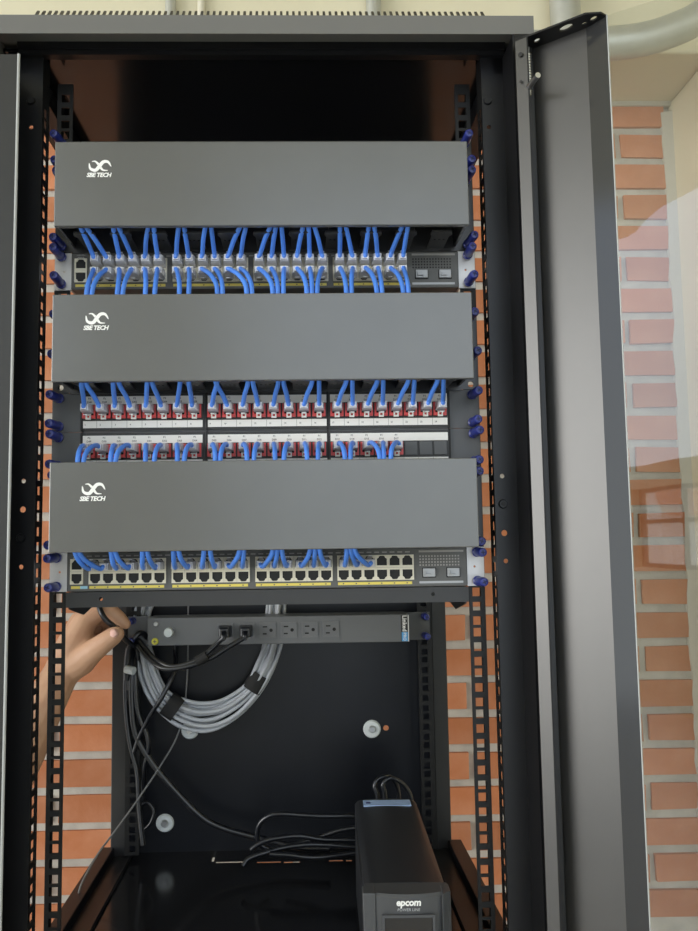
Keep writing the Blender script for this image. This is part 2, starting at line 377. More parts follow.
for s in (-1, 1):
    # front post: face with screws and holes
    x0, x1 = xs_(s, 248, 273.2 if s > 0 else 278)
    spots = [(31, 127, 2.6), (23.4, 481, 2.6), (22.7, 509.5, 3.4), (21, 567, 2.6)] if s < 0 else [(489, 127, 2.6), (502.3, 476, 2.6), (504.5, 533, 3.4), (506, 561, 2.6)]
    scr = [(31, 101), (21, 538)] if s < 0 else [(487.5, 101), (503, 504)]
    hl_ = []
    for px, py, rad in spots:
        p = at(px, py, Y=YPF); hl_.append(circ(p[0], p[2], rad, 10))
    MB().plate(rect(x0, x1, ZFL-20, ZT), hl_, lambda a, b, d: (a, YPF+d, b), 2).build('front_post', 'black_paint', cab)
    for px, py in scr:
        p = at(px, py, Y=YPF); q = MB().cyl((p[0], YPF, p[2]), (0, -1, 0), 5.2, 2.4, 14, 4.2); q.m = 1
        q.cyl((p[0], YPF-2.5, p[2]), (0, 1, 0), 2.3, .4, 6); q.build('post_screw', ['black_paint', 'cavity'], cab, smooth=40)
    # inner return and front strip of the door frame
    xi = 273 if s > 0 else 259; zt_ = 600 if s > 0 else 577
    xr = 273 if s > 0 else 277
    a, b = xs_(s, xr, xr+2); MB().box(a, b, YF+(0 if s > 0 else 2.2), YPF+2.2, ZFL-20, zt_-.5).build('frame_return', 'black_paint', cab)
    a, b = xs_(s, xi+2 if s > 0 else xi, HWD-2); MB().box(a, b, YF, YF+2, ZFL-20, zt_-.5).build('frame_stile', 'frame_lit_black' if s < 0 else 'black_paint', cab, bevel=.8)  # left stile takes a lighter black, standing for the light it catches
    if s < 0: MB().tube([(-259.5, YF-.2, ZFL-20), (-259.5, YF-.2, zt_-1)], 1.6, 8, 1).build('frame_edge_glint', 'seal_and_glint', cab, smooth=60)  # pale rod drawn for the highlight along the bevelled stile edge
    a, b = xs_(s, HWD-4, HWD-2); MB().box(a, b, YF+2, YPF, ZFL-20, 600).build('frame_side', 'black_paint', cab)
    # slotted side flange of the front post
    zz = eia_z(ZFL, 560)
    perforated((YPF+2, -9), (-27, -15), zz, ZFL-20, ZT, lambda p, d, z: (s*(250-d), p, z), 1.8, 9.5).build('slotted_flange', 'rail_black', cab)
    # front rail
    zz = eia_z(-430, 589)
    fr = perforated((224, 242), (227.75, 237.25), zz, -432, 589, lambda p, d, z: (s*p, d, z), 2)
    fr.box(*xs_(s, 240.5, 242), 2, 22, -432, 589)
    fr.build('front_rail', 'rail_black', cab)
    # rear rail
    zz = eia_z(-430, 560)
    fr = perforated((222, 243), (227.75, 237.25), zz, -432, 580, lambda p, d, z: (s*p, YR+d, z), 2)
    fr.build('rear_rail', 'rail_black', cab)
    zz = eia_z(-430, 560)
    perforated((YR, YR+27), (YR+8, YR+18), zz, -432, 580, lambda p, d, z: (s*(243+d), p, z), 1.5).build('slotted_flange', 'rail_black', cab)
    a, b = xs_(s, 249, 273); MB().box(a, b, YB-4, YB+24, ZFL-20, ZT).build('rear_post', 'post_grey', cab, bevel=1.5)
    # base side beam with an inner ledge
    a, b = xs_(s, 267, 289); MB().box(a, b, YF+2, YB, ZFL-26, -430).build('side_beam', 'black_paint', cab, bevel=1.5)
    a, b = xs_(s, 240, 267); q = MB().box(a, b, YPF+2, YB-8, ZFL-6, ZFL-2); a, b = xs_(s, 236, 240); q.box(a, b, YPF+2, YB-8, ZFL-12, ZFL+6)
    q.build('floor_ledge', 'black_paint', cab)
    a, b = xs_(s, 262, 289); MB().box(a, b, YPF, YB, ZT-26, ZT-2).build('top_beam', 'black_paint', cab)
    for y in (YF+10, YB-50):
        a, b = xs_(s, 240, 285); MB().box(a, b, y, y+45, GROUND, ZFL-20).build('leg', 'black_paint', cab)
        MB().box(a-5, b+5, y-5, y+50, GROUND, GROUND+8).build('foot', 'rail_black', cab)
MB().box(-289, 289, YF+2, YF+30, ZFL-26, ZFL-4).build('front_beam', 'black_paint', cab)
# back panel with bolt holes
bh = at(386, 728, Y=YB); bolts = [at(372, 729, Y=YB), at(165, 823, Y=YB), at(190, 730, Y=YB)]
bp = MB().plate(rect(-249, 249, ZFL-10, ZT), [circ(bh[0], bh[2], 4.6)], lambda a, b, d: (a, YB+d, b), 2); bp.build('back_panel', 'panel_black', cab)
for p in bolts:
    q = MB().cyl((p[0], YB, p[2]), (0, -1, 0), 14.5, 3, 24, 12.5); q.m = 1; q.cyl((p[0], YB-3, p[2]), (0, -1, 0), 6.5, 4, 16, 4.5)
    w = q.build('bolt_washer', ['nylon', 'steel'], cab, smooth=40)
# floor panel with knock-out slits
SL = []
for (pa, pb) in (((217, 850), (252, 850)), ((216, 862), (246, 862)), ((257, 862), (281, 862)), ((284, 862), (300, 862)), ((329, 860.5), (343, 860.5)), ((346, 860.5), (352, 860.5))):
    A = at(*pa, Z=ZFL); B = at(*pb, Z=ZFL); yc = (A[1]+B[1])/2; SL.append((A[0], B[0], yc-2.8, yc+2.8))
A = at(215.5, 850, Z=ZFL); B = at(213.5, 861.5, Z=ZFL); SL.append(((A[0]+B[0])/2-2, (A[0]+B[0])/2+1.5, B[1], A[1]))
gx = sorted({-240.0, 240.0} | {float(q) for r in SL for q in r[:2]}); gy = sorted({YPF+4, YB-8} | {float(q) for r in SL for q in r[2:]})
fp_ = MB(); vs = [(x, y, ZFL) for x in gx for y in gy]; fs = []
for i in range(len(gx)-1):
    for j in range(len(gy)-1):
        mx_, my_ = (gx[i]+gx[i+1])/2, (gy[j]+gy[j+1])/2
        if not any(r[0] < mx_ < r[1] and r[2] < my_ < r[3] for r in SL):
            fs.append((i*len(gy)+j, (i+1)*len(gy)+j, (i+1)*len(gy)+j+1, i*len(gy)+j+1))
fpo = fp_.add(vs, fs).build('floor_panel', 'gloss_black', cab)
so_ = fpo.modifiers.new('sheet', 'SOLIDIFY'); so_.thickness = .0008; so_.offset = -1

# ---- open glass door
DZ0, DZ1 = -446.0, 587.0
L0, L1, N1, N2, B_, C_, D_ = (273, -90), (283, -97.4), (333, -135.8), (349, -137.4), (356, -132.7), (342, -113), (290, -72.3)
door = place('glass_door', None, (290, -80, DZ0), cab)
door['label'] = 'open door with a black steel hinge channel and a clear glass pane'
def wall(b, p, q, z0, z1, t):
    d = Vector((q[0]-p[0], q[1]-p[1], 0)).normalized(); n = Vector((-d[1], d[0], 0))*t
    b.hexa([(p[0], p[1], z0), (q[0], q[1], z0), (q[0]+n.x, q[1]+n.y, z0), (p[0]+n.x, p[1]+n.y, z0)],
           [(p[0], p[1], z1), (q[0], q[1], z1), (q[0]+n.x, q[1]+n.y, z1), (p[0]+n.x, p[1]+n.y, z1)])
b = MB(); wall(b, D_, C_, DZ0, DZ1, 2); b.build('channel_skin', 'satin_door', door)
b = MB(); wall(b, C_, B_, DZ0, DZ1, 2); b.build('channel_side', 'side_black', door)
b = MB(); wall(b, L1, D_, DZ0, DZ1, -1.6); b.build('channel_return', 'black_paint', door)
b = MB(); wall(b, L0, L1, DZ0, DZ1, 1.8); b.build('hinge_lip', 'satin_door', door)
def mixp(a, b, t): return (a[0]+(b[0]-a[0])*t, a[1]+(b[1]-a[1])*t)
ho = []
for px, py, w, h in ((537, 39, 3.4, 4.0), (566, 26, 7.2, 5.5), (584, 22, 3.2, 2.4), (593.5, 17, 3.6, 4.0)):
    p = at(px, py, Z=DZ1); e = []
    for k in range(14):
        a = 2*math.pi*k/14; u = math.cos(a)*w; v = math.sin(a)*h
        e.append((p[0]+u*.793-v*.2, p[1]-u*.609-v*.9))
    ho.append(e)
for z in (DZ1, DZ0+2):
    MB().plate([L0, L1, N1, N2, B_, C_, D_], ho, lambda a, b, d: (a, b, z-d), 2).build('end_flange', 'black_paint', door)
# spring hinge pin
b = MB()
for k in range(13): b.cyl((286, -92, DZ1-18-k*3.1), (0, 0, -1), 3.4, 2.2, 10)
b.cyl((286, -92, DZ1-10), (0, 0, -1), 1.8, 54, 8); b.build('hinge_spring', 'steel', door, smooth=40)
pa = at(528, 88, Y=-94); pb = at(538, 75, Y=-118)
MB().tube([pa, pb], 3.0, 12, 1).build('hinge_lever', 'steel', door, smooth=40)
for zc, px, py in ((0, 520.5, 55), (0, 521, 82)):
    p = at(px, py, Y=-94); b = MB().cyl((p[0]-.3, p[1]-.8, p[2]), (-.58, -.81, 0), 2.6 if py < 60 else 1.5, .5, 10); b.build('lip_hole', 'cavity', door)
# glass pane: gently bowed
gd = [(356, -132), (392, -154.5), (470, -199), (560, -244), (655, -283), (740, -312)]
gs = spline([(x, y, 0) for x, y in gd], 4)
# single watertight pane from the plan curve
n_ = len(gs); vs = []; 
for p in gs:
    vs += [(p.x, p.y, DZ0+3), (p.x, p.y, DZ1-1), (p.x+2, p.y+3.6, DZ1-1), (p.x+2, p.y+3.6, DZ0+3)]
fs = [(0, 1, 2, 3), tuple(range(4*n_-4, 4*n_))[::-1]]
for i in range(n_-1):
    for k in range(4): fs.append((i*4+k, i*4+(k+1) % 4, i*4+4+(k+1) % 4, i*4+4+k))
MB().add(vs, fs).build('glass_pane', 'door_glass', door, smooth=30)
b = MB(); wall(b, B_, (B_[0]+.8, B_[1]-.5), DZ0, DZ1, 3); b.build('glass_seal', 'seal_and_glint', door)
e = gs[-1]; b = MB(); wall(b, (e.x, e.y), (e.x+70, e.y-22), DZ0, DZ1, 12); b.build('lock_stile', 'satin_door', door, bevel=2)

# ================================================================== thumbscrews (shared mesh, child parts)
def knob_mesh():
    b = MB(); n = 24
    prof = [(-3, 3), (-2, 5.6), (-4, 5.6), (-4, 4.4), (-31, 4.6), (-33.5, 4.0), (-34, 2.2)]
    rings = []
    for y, r in [(-1, 2.5), (-3, 2.5), (-3, 5.4), (-6, 5.6), (-7, 4.3), (-9, 4.7), (-31, 4.8), (-33.4, 4.2), (-34, 2.6)]:
        rings.append([((r+(.35 if (k % 2 and y <= -9 and y > -33) else 0))*math.cos(2*math.pi*k/n), y, (r+(.35 if (k % 2 and y <= -9 and y > -33) else 0))*math.sin(2*math.pi*k/n)) for k in range(n)])
    vs = [p for R in rings for p in R]; N = len(rings)
    b.add(vs, [(i*n+k, i*n+(k+1) % n, (i+1)*n+(k+1) % n, (i+1)*n+k) for i in range(N-1) for k in range(n)]+[tuple(range(n)), tuple(range((N-1)*n, N*n))])
    b.m = 1; b.box(-2.6, 2.6, -34.4, -33.8, -.6, .6); b.box(-.6, .6, -34.4, -33.8, -2.6, 2.6)
    return b.mesh(['blue_knob', 'blue_cross'], smooth=35)
KNOB = knob_mesh()
def knobs(parent, zs, y=-2, sides=(-1, 1), scale=None):
    for z in zs:
        for s in sides:
            o = place('thumbscrew', KNOB, (s*232.5, y, z), parent); o.rotation_euler = (random.uniform(-.05, .05), random.uniform(0, 1.5), random.uniform(-.04, .04)+s*.03)
            if scale: o.scale = scale
            o['label'] = 'blue knurled thumbscrew'

# ================================================================== cable managers
def ribbon(b, pts, wid, y):
    P = spline([(p[0], 0, p[1]) for p in pts], 6); N = len(P); vs = []
    for i, p in enumerate(P):
        t = (P[min(i+1, N-1)]-P[max(i-1, 0)]).normalized(); n = Vector((-t.z, 0, t.x)); w = wid(i/(N-1))
        vs += [(p.x+n.x*w, y, p.z+n.z*w), (p.x-n.x*w, y, p.z-n.z*w), (p.x-n.x*w, y+.3, p.z-n.z*w), (p.x+n.x*w, y+.3, p.z+n.z*w)]
    fs = []
    for i in range(N-1):
        for k in range(4): fs.append((i*4+k, i*4+(k+1) % 4, i*4+4+(k+1) % 4, i*4+4+k))
    b.add(vs, fs)
FING = None
def finger_mesh():
    b = MB(); w = 10.5
    out = [(-w, -52), (w, -52), (w+1.5, -45), (w-1, -38), (w-1, 0), (-w+1, 0), (-w+1, -38), (-w-1.5, -45)]
    holes = [circ(x, -30, 1.6, 6) for x in (-5, 0, 5)]
    b.plate(out, holes, lambda a, c, d: (a, c, d), 2.2); return b.mesh('duct_black')
FING = finger_mesh()
def manager(zu, zc0, zc1, label, kz):
    """zu: ear base, cover between zc0 and zc1"""
    YC = -75.0
    t = thing('cable_manager', label, 'cable manager', (0, -30, zu), 'horizontal cable managers with grey covers')
    b = MB()
    zb, zt = zu+4, zu+2*U-4
    b.plate(rect(-221, 221, zu-1.4, zu+2*U+1), [rect(x-22, x+22, zu+24, zu+64) for x in (-150, -50, 50, 150)], lambda a, c, d: (a, -6+d, c), 2)
    b.build('back_plate', 'duct_black', t)
    for s in (-1, 1):
        x0, x1 = xs_(s, 219, 241.3)
        hs = [circ(s*232.5, zu+zz, 3.4, 10) for zz in (6.35, 82.55)]
        MB().plate(rect(x0, x1, zu+.5, zu+2*U-.5), hs, lambda a, c, d: (a, -2+d, c), 2).build('ear', 'duct_black', t)
        a, c = xs_(s, 216.5, 219); MB().box(a, c, -66, -4, zb, zt).build('end_plate', 'duct_black', t)
    for i in range(11):
        x = -195+i*39.0
        place('finger', FING, (x, -4, zb-2.2), t); place('finger', FING, (x, -4, zt), t)
    b = MB().box(-221, 221, YC, YC+2, zc0, zc1); b.box(-221, 221, YC+2, YC+14, zc1-2, zc1); b.box(-221, 221, YC+2, YC+7, zc0, zc0+2)
    cv = b.build('cover', 'cover_grey', t, bevel=.9); cv['label'] = 'flat dark grey cover with a small white logo'
    # logo: two crossing crescents over italic lettering
    p = at({0: 99.5, 1: 96.5, 2: 93}[kz], {0: 166, 1: 318.5, 2: 489}[kz], Y=YC)
    lx, lz = p[0], p[2]; g = MB(); k = 1.0
    ribbon(g, [(-11, 3.2), (-9.5, -3), (-4, -4.6), (0, -.2), (4, 4.4), (9, 4.4), (12.5, -.8)], lambda q: 1.75*math.sin(math.pi*min(1, max(0, q)))**.6+.15, YC-.3)
    ribbon(g, [(-8, 5), (-4.5, 5.0), (-1, 1.8)], lambda q: .3+1.0*q, YC-.3)
    ribbon(g, [(1, -1.6), (4, -4.6), (9, -5)], lambda q: 1.5-1.2*q, YC-.3)
    for q in range(len(g.v)): v = g.v[q]; g.v[q] = (lx+v[0], v[1], lz+v[2])
    g.build('logo_emblem', 'white_ink', cv)
    put_text('logo_lettering', text_mesh('SBE TECH', 6.4, 'white_ink', .25, .22, spacing=.92), (lx-.7, YC-.25, lz-10.2), cv)
    return t
m1 = manager(7.6667*U+U, 388, 481, 'grey-covered cable manager with a white logo above the upper switch, topmost of three', 0)
m2 = manager(5*U, 221, 314, 'grey-covered cable manager with a white logo between the upper switch and the patch panels', 1)
m3 = manager(U, 44.3, 137, 'grey-covered cable manager with a white logo between the patch panels and the lower switch', 2)
knobs(m1, [8.6667*U+6.35, 8.6667*U+82.55]); knobs(m2, [5*U+38.1, 5*U+82.55]); knobs(m3, [U+6.35, U+82.55])
zb = 10.6667*U
t = thing('blank_panel', 'narrow black blank panel hidden behind the topmost grey cover, only its blue screws showing', 'blank panel', (0, 0, zb))
b = MB().plate(rect(-241.3, 241.3, zb+.5, zb+U-.5), [circ(s*232.5, zb+22.2, 3.2, 10) for s in (-1, 1)], lambda a, c, d: (a, -2+d, c), 2); b.build('plate', 'duct_black', t)
knobs(t, [zb+6.35, zb+38.1])

# ================================================================== switches
PX = [-190.4+14.1*i for i in range(6)]+[-99.4+14.4*i for i in range(6)]+[-7.2+14.3*i for i in range(6)]+[83.8+14.2*i for i in range(6)]
def port_mesh(up):
    b = MB(); w, h = 7.05, 6.9; s = 1 if up else -1
    hole = [(-5.6, -4.6*s), (5.6, -4.6*s), (5.6, 2.6*s), (3.6, 4.0*s), (3.6, 4.9*s), (2.2, 6.0*s), (-2.2, 6.0*s), (-3.6, 4.9*s), (-3.6, 4.0*s), (-5.6, 2.6*s)]
    if s < 0: hole = hole[::-1]
    b.plate(rect(-w, w, -h, h), [hole], lambda a, c, d: (a, -2.2+d, c), 2.2)
    b.m = 1; b.plate([(x*1.01, z*1.01) for x, z in hole], [], lambda a, c, d: (a, -.4+d, c), .3)
    return b.mesh(['ivory', 'cavity'])
PU, PD = port_mesh(True), port_mesh(False)
def switch(z, label, which):
    t = thing('network_switch', label, 'network switch', (0, 100, z), 'rack switches')
    YS = -4.0
    MB().box(-222, 222, YS, 240, z+.6, z+U-.8).build('body', 'switch_grey', t, bevel=1.2)
    for s in (-1, 1):
        x0, x1 = xs_(s, 222.2, 241.3)
        q = MB().plate(rect(x0, x1, z+.5, z+U-.5), [circ(s*230.5, z+22, 1.4, 8)], lambda a, c, d: (a, -2+d, c), 2)
        q.box(*xs_(s, 222.2, 224), 0, 40, z+1, z+U-1); q.build('ear', 'nickel', t)
    for i, x in enumerate(PX):
        place('port', PU, (x, YS, z+29.4), t); place('port', PD, (x, YS, z+15.4), t)
    place('port', PU, (-210.8, YS, z+29.4), t); place('port', PD, (-210.8, YS, z+15.4), t)
    for g in range(4):
        a = PX[g*6]-6.5; c = PX[g*6+5]+5
        MB().box(a, c, YS-.35, YS, z+3.6, z+6.6).build('port_number_strip', 'yellow_ink', t)
        q = MB()
        for i in range(6): q.box(PX[g*6+i]-1.2, PX[g*6+i]+.2, YS-.5, YS-.3, z+4.4, z+5.8)
        q.build('port_numbers', 'ink', t)
    MB().box(-217, -207, YS-.35, YS, z+3.6, z+6.6).build('port_number_strip', 'yellow_ink', t)
    MB().box(-207, -199, YS-.35, YS, z+3.6, z+6.6).build('port_number_strip', 'cyan_ink', t)
    q = MB()
    for i in range(14):
        for j in range(4): q.box(168.5+i*3.3, 170.2+i*3.3, YS-.35, YS, z+23.5+j*3.3, z+25.2+j*3.3)
    o = q.build('vent_dots', 'cavity' if which == 0 else 'grey_ink', t); o['kind'] = 'stuff'
    MB().box(168, 218, YS-.35, YS, z+38.6, z+40.8).build('name_bar', 'grey_ink', t)
    MB().box(168, 217, YS-.35, YS, z+4.2, z+6.6).build('name_bar', 'silver_cap', t)
    for x in (178.9, 206.0):
        q = MB().box(x-7.6, x+7.6, YS-.5, YS, z+10.5, z+21.5); q.build('module_bay', 'cavity', t)
        q = MB().box(x-6.8, x+6.8, YS-3, YS-.5, z+11.6, z+21.0); q.box(x-5.4, x+1.5, YS-5, YS-3, z+13.5, z+15.2); q.box(x-5.4, x-4, YS-5, YS-3, z+13.5, z+18.2)
        q.build('module_cover', 'silver_cap', t, bevel=.6)
    q = MB()
    for i, h in enumerate([.7, 1.4, 2.2, 1.4, .7, 1.4, 2.2, 1.4, .7]): q.box(-215.5+i*1.1, -215.0+i*1.1, YS-.4, YS, z+40.5-h/2, z+40.5+h/2)
    q.build('logo_bars', 'grey_ink', t)
    put_text('logo_lettering', text_mesh('CISCO', 2.6, 'white_ink', 0, .06), (-211, YS-.25, z+37.2), t)
    # row of ventilation slots along the top of the face
    q = MB()
    for i in range(44):
        x = -200+i*8.6
        if x < 158: q.box(x, x+5.4, YS-.3, YS, z+38.6, z+40.0)
    o = q.build('vent_slots', 'grey_ink', t); o['kind'] = 'stuff'
    knobs(t, [z+6.35, z+38.1])
    return t
ZS1 = 7.6667*U; ZS3 = 0.0
s1 = switch(ZS1, 'dark grey rack switch with both port rows filled by clear plugs, under the topmost cover', 0)
s3 = switch(ZS3, 'dark grey rack switch with an empty lower port row, above the black shelf', 1)

# ================================================================== patch panels
PG = [[AX(89+15.1*i, 415, -6) for i in range(8)], [AX(214+15.0*i, 415, -6) for i in range(8)], [AX(337+14.7*i, 415, -6) for i in range(8)]]
def jack_mesh():
    b = MB(); w = 7.4
    hole = [(-5.4, -4.0), (5.4, -4.0), (5.4, 4.2), (-5.4, 4.2)]
    b.plate(rect(-w, w, -7.4, 7.4), [hole], lambda a, c, d: (a, -3.5+d, c), 3.5)
    b.m = 1; b.plate(hole, [], lambda a, c, d: (a, -.4+d, c), .3)
    b.m = 2  # white latch outline at the foot of the jack
    b.plate(rect(-2.8, 2.8, -9.0, -2.8), [rect(-1.4, 1.4, -7.2, -4.6)], lambda a, c, d: (a, -6.4+d, c), 2.6)
    return b.mesh(['red_jack', 'cavity', 'paper'])
JACK = jack_mesh()
TXT = {}
def tx(s, size):
    if (s, size) not in TXT: TXT[(s, size)] = text_mesh(s, size, 'ink', 0, .05)
    return TXT[(s, size)]
def patch(z, label, n_used, codes):
    t = thing('patch_bay', label, 'patch panel', (0, 10, z), 'red-jack patch panels')
    MB().box(-241.3, 241.3, -2, 0, z+.15, z+U-.15).build('face_plate', 'panel_grey', t, bevel=.25)
    MB().box(-215, 215, 0, 30, z+3, z+U-3).build('rear_tray', 'duct_black', t)
    c = 0
    for g in range(3):
        x0, x1 = PG[g][0]-10.4, PG[g][7]+10.4
        MB().plate(rect(x0, x1, z+1.5, z+U-1.5), [], lambda a, q, d: (a, -4+d, q), 2).build('module_frame', 'switch_dark', t, bevel=.5)
        for (a, e) in ((31, 40), (4.2, 12.2)):
            MB().box(PG[g][0]-7.6, PG[g][7]+8.6, -4.8, -4, z+a, z+e).build('label_strip', 'paper' if a < 20 or codes else 'paper_cream', t)
        for i in range(8):
            x = PG[g][i]
            if c < n_used:
                place('keystone_jack', JACK, (x, -4, z+22.3), t)
            else:
                MB().box(x-7.3, x+7.3, -5.2, -4, z+14.5, z+30).build('jack_blank', 'panel_grey', t, bevel=.5)
            if c < n_used:
                a_, b_ = codes(c)
                put_text('label_code', tx(a_, 3.0), (x, -4.85, z+37.4), t); put_text('label_code', tx(b_, 3.0), (x, -4.85, z+33.4), t)
            put_text('label_code', tx(str(c+1), 2.6), (x-4.5, -4.85, z+7.8), t)
            if i: MB().box(x-8.6, x-8.2, -4.95, -4.7, z+4.2, z+12.2).build('label_divider', 'grey_ink', t)
            c += 1
    for xd in (AX(207, 415, -4), AX(327.5, 415, -4), AX(82.5, 415, -4), AX(449, 415, -4)):
        MB().box(xd-.9, xd+.9, -5.2, -2, z+.5, z+U-.5).build('divider', 'cavity', t)
    knobs(t, [z+6.35, z+38.1]); return t
p1 = patch(4*U, 'patch panel with all 24 red jacks filled, directly under the middle grey cover', 24, lambda c: ('P2', 'D%02d' % ((c+48) if c < 2 else c-1)))
p2 = patch(3*U, 'patch panel with three empty jack places at its end, above the lowest grey cover', 21, lambda c: ('P2' if c < 4 else 'P1', 'D%02d' % ((c+49) if c < 4 else c-3)))

# ================================================================== patch cords
def plug_mesh(up):
    """clear modular plug, nose in the jack, cable leaving towards -Y"""
    b = MB(); s = 1 if up else -1
    b.hexa([(-5.6, 0, -4.2), (5.6, 0, -4.2), (5.6, 0, 4.2), (-5.6, 0, 4.2)], [(-5.7, -12, -4.3), (5.7, -12, -4.3), (5.7, -12, 4.3), (-5.7, -12, 4.3)])
    b.hexa([(-5.7, -12, -4.3), (5.7, -12, -4.3), (5.7, -12, 4.3), (-5.7, -12, 4.3)], [(-4.4, -21, -3.7), (4.4, -21, -3.7), (4.4, -21, 3.7), (-4.4, -21, 3.7)])
    b.hexa([(-2.9, -1, 4.2*s), (2.9, -1, 4.2*s), (2.9, -1, 5.2*s), (-2.9, -1, 5.2*s)], [(-2.2, -17, 7.4*s), (2.2, -17, 7.4*s), (2.2, -17, 8.3*s), (-2.2, -17, 8.3*s)])
    b.hexa([(-3.4, -21, -3.1), (3.4, -21, -3.1), (3.4, -21, 3.1), (-3.4, -21, 3.1)], [(-3.1, -24, -2.9), (3.1, -24, -2.9), (3.1, -24, 2.9), (-3.1, -24, 2.9)])
    b.m = 1
    for k in range(8): b.box(-4.0+k*1.1, -3.6+k*1.1, -9, -2, -4.4*s-.1, -4.4*s+.1)
    return b.mesh(['clear_plastic', 'steel'])
PLU, PLD = plug_mesh(True), plug_mesh(False)
NCORD = 0
def cord(x, y, z, up_latch, path, label, group, r=2.65):
    """plug at the jack, then the blue cable along path"""
    t = thing('patch_cable', label, 'patch cord', (x, y-18, z), group)
    p = place('plug', PLU if up_latch else PLD, (x, y, z), t)
    MB().tube([(x, y-16, z), (x, y-23, z)]+path, r, 8, 4).build('cable_jacket', 'blue_cable', t, smooth=60)
ORD = ['first', 'second', 'third', 'fourth', 'fifth', 'sixth', 'seventh', 'eighth', 'ninth', 'tenth', 'eleventh', 'twelfth', 'thirteenth', 'fourteenth', 'fifteenth', 'sixteenth', 'seventeenth', 'eighteenth', 'nineteenth', 'twentieth', 'twenty-first', 'twenty-second', 'twenty-third', 'twenty-fourth']
def jit(a): return random.uniform(-a, a)
# upper switch, both rows
z = ZS1
ups = [(0, 1, 82), (2, 3, 115.5), (4, 5, 152), (6, 7, 182), (8, 9, 209), (10, 11, 245), (12, 14, 277), (15, 17, 308.5), (18, 19, 342), (20, 21, 371), (22, 23, 406)]
L_U = 'blue patch cord rising from %s upper plug of filled switch, counting from its logo'
L_D = 'blue patch cord dropping from %s lower plug of filled switch, counting from its logo'
for a, c, px in ups:
    xc = AX(px, 229, -58)
    for k, i in enumerate(range(a, c+1)):
        x = PX[i]; xe = xc+(k-(c-a)/2)*4.6; pz = z+29.4
        cord(x, -6, pz, True, [(x+(xe-x)*.12, -31, pz+3.5+jit(1)), (x+(xe-x)*.45, -46+jit(2), pz+13), (x+(xe-x)*.88, -60+jit(1), pz+24), (xe, -63.5, pz+36), (xe+jit(3), -61, pz+56), (xe+12, -34, pz+78)], L_U % ORD[i], 'cords rising from the filled switch')
dns = [(0, 1, 89), (2, 3, 120), (4, 5, 150), (6, 7, 184), (8, 9, 220), (10, 11, 249.5), (12, 14, 278), (15, 17, 312), (18, 19, 349), (20, 21, 379.5), (22, 23, 406)]
for a, c, px in dns:
    xc = AX(px, 291, -64)
    for k, i in enumerate(range(a, c+1)):
        x = PX[i]; sp_ = 10 if (a, c) == (6, 7) or a == 4 else 5.6
        xe = xc+(k-(c-a)/2)*sp_; pz = z+15.4
        cord(x, -6, pz, False, [(x+(xe-x)*.18, -32, pz-2.5+jit(.6)), (x+(xe-x)*.55, -45+jit(2), pz-12), (x+(xe-x)*.9, -57, pz-26), (xe, -64, pz-42), (xe+jit(2), -62, pz-62), (xe+8, -40, pz-90)], L_D % ORD[i], 'cords dropping from the filled switch')
# upper patch panel -> middle cover
z = 4*U
L_P1 = 'blue patch cord rising from %s red jack of full patch panel, from cover-logo end'
pp = [(0, 82.5), (1, 85.5), (2, 114), (3, 118.5), (4, 148), (5, 152), (6, 181), (7, 189), (8, 218), (9, 215), (10, 249), (11, 252.5), (12, 279), (13, 283), (14, 313), (15, 319), (16, 347), (17, 352), (18, 378), (19, 383), (20, 409), (21, 414), (22, 438), (23, 443)]
allx = [x for g in PG for x in g]
for i, px in pp:
    x = allx[i]; xe = AX(px, 381, -58); pz = z+24.6
    cord(x, -6, pz, False, [(x+(xe-x)*.10, -30, pz+2.5), (x+(xe-x)*.4, -42+jit(2), pz+10), (x+(xe-x)*.85, -57+jit(1), pz+18), (xe, -63, pz+28), (xe+jit(2), -61, pz+46), (xe+9, -32, pz+62)], L_P1 % ORD[i], 'cords rising from the full patch panel')
# lower patch panel -> lowest cover
z = 3*U
L_P2 = 'blue patch cord curling down from %s jack of part-empty patch panel, from cover-logo end'
pd = [(0, 77), (1, 83), (2, 110), (3, 115), (4, 145), (5, 154), (6, 177), (7, 184), (8, 215), (9, 220), (10, 247), (11, 254), (12, 275), (13, 284), (14, 307), (15, 318), (16, 345), (17, 350.5), (18, 380), (19, 384), (20, 391)]
for i, px in pd:
    x = allx[i]; xe = AX(px, 459, -66); pz = z+24.6; 
    cord(x, -6, pz, False, [(x+(xe-x)*.15, -29, pz+1.5), (x+(xe-x)*.45, -42+jit(1.5), pz-1), (x+(xe-x)*.85, -57, pz-9), (xe, -64, pz-21), (xe+jit(2), -62, pz-40), (xe, -45, pz-60)], L_P2 % ORD[i], 'cords curling down from the partly empty patch panel')
# lower switch -> lowest cover
z = ZS3
L_S3 = 'blue patch cord rising from %s plug of half-empty switch, counting from its logo'
sw = [(0, 74.5), (1, 78), (2, 111), (3, 114.5), (4, 142.5), (5, 147), (6, 173.5), (7, 178), (8, 204), (9, 210), (10, 240.5), (11, 244), (12, 274), (13, 277.5), (14, 281.5), (15, 311), (16, 315), (17, 319), (18, 347), (19, 350), (20, 353)]
for i, px in sw:
    x = PX[i]; xe = AX(px, 551, -62); pz = z+28.2
    cord(x, -6, pz, True, [(x+(xe-x)*.15, -30, pz-2.0), (x+(xe-x)*.45, -44+jit(1.5), pz+2.5), (x+(xe-x)*.8, -56, pz+10), (xe, -63, pz+21), (xe+jit(2), -60, pz+36), (xe+6, -40, pz+55)], L_S3 % ORD[i], 'cords rising from the half-empty switch')

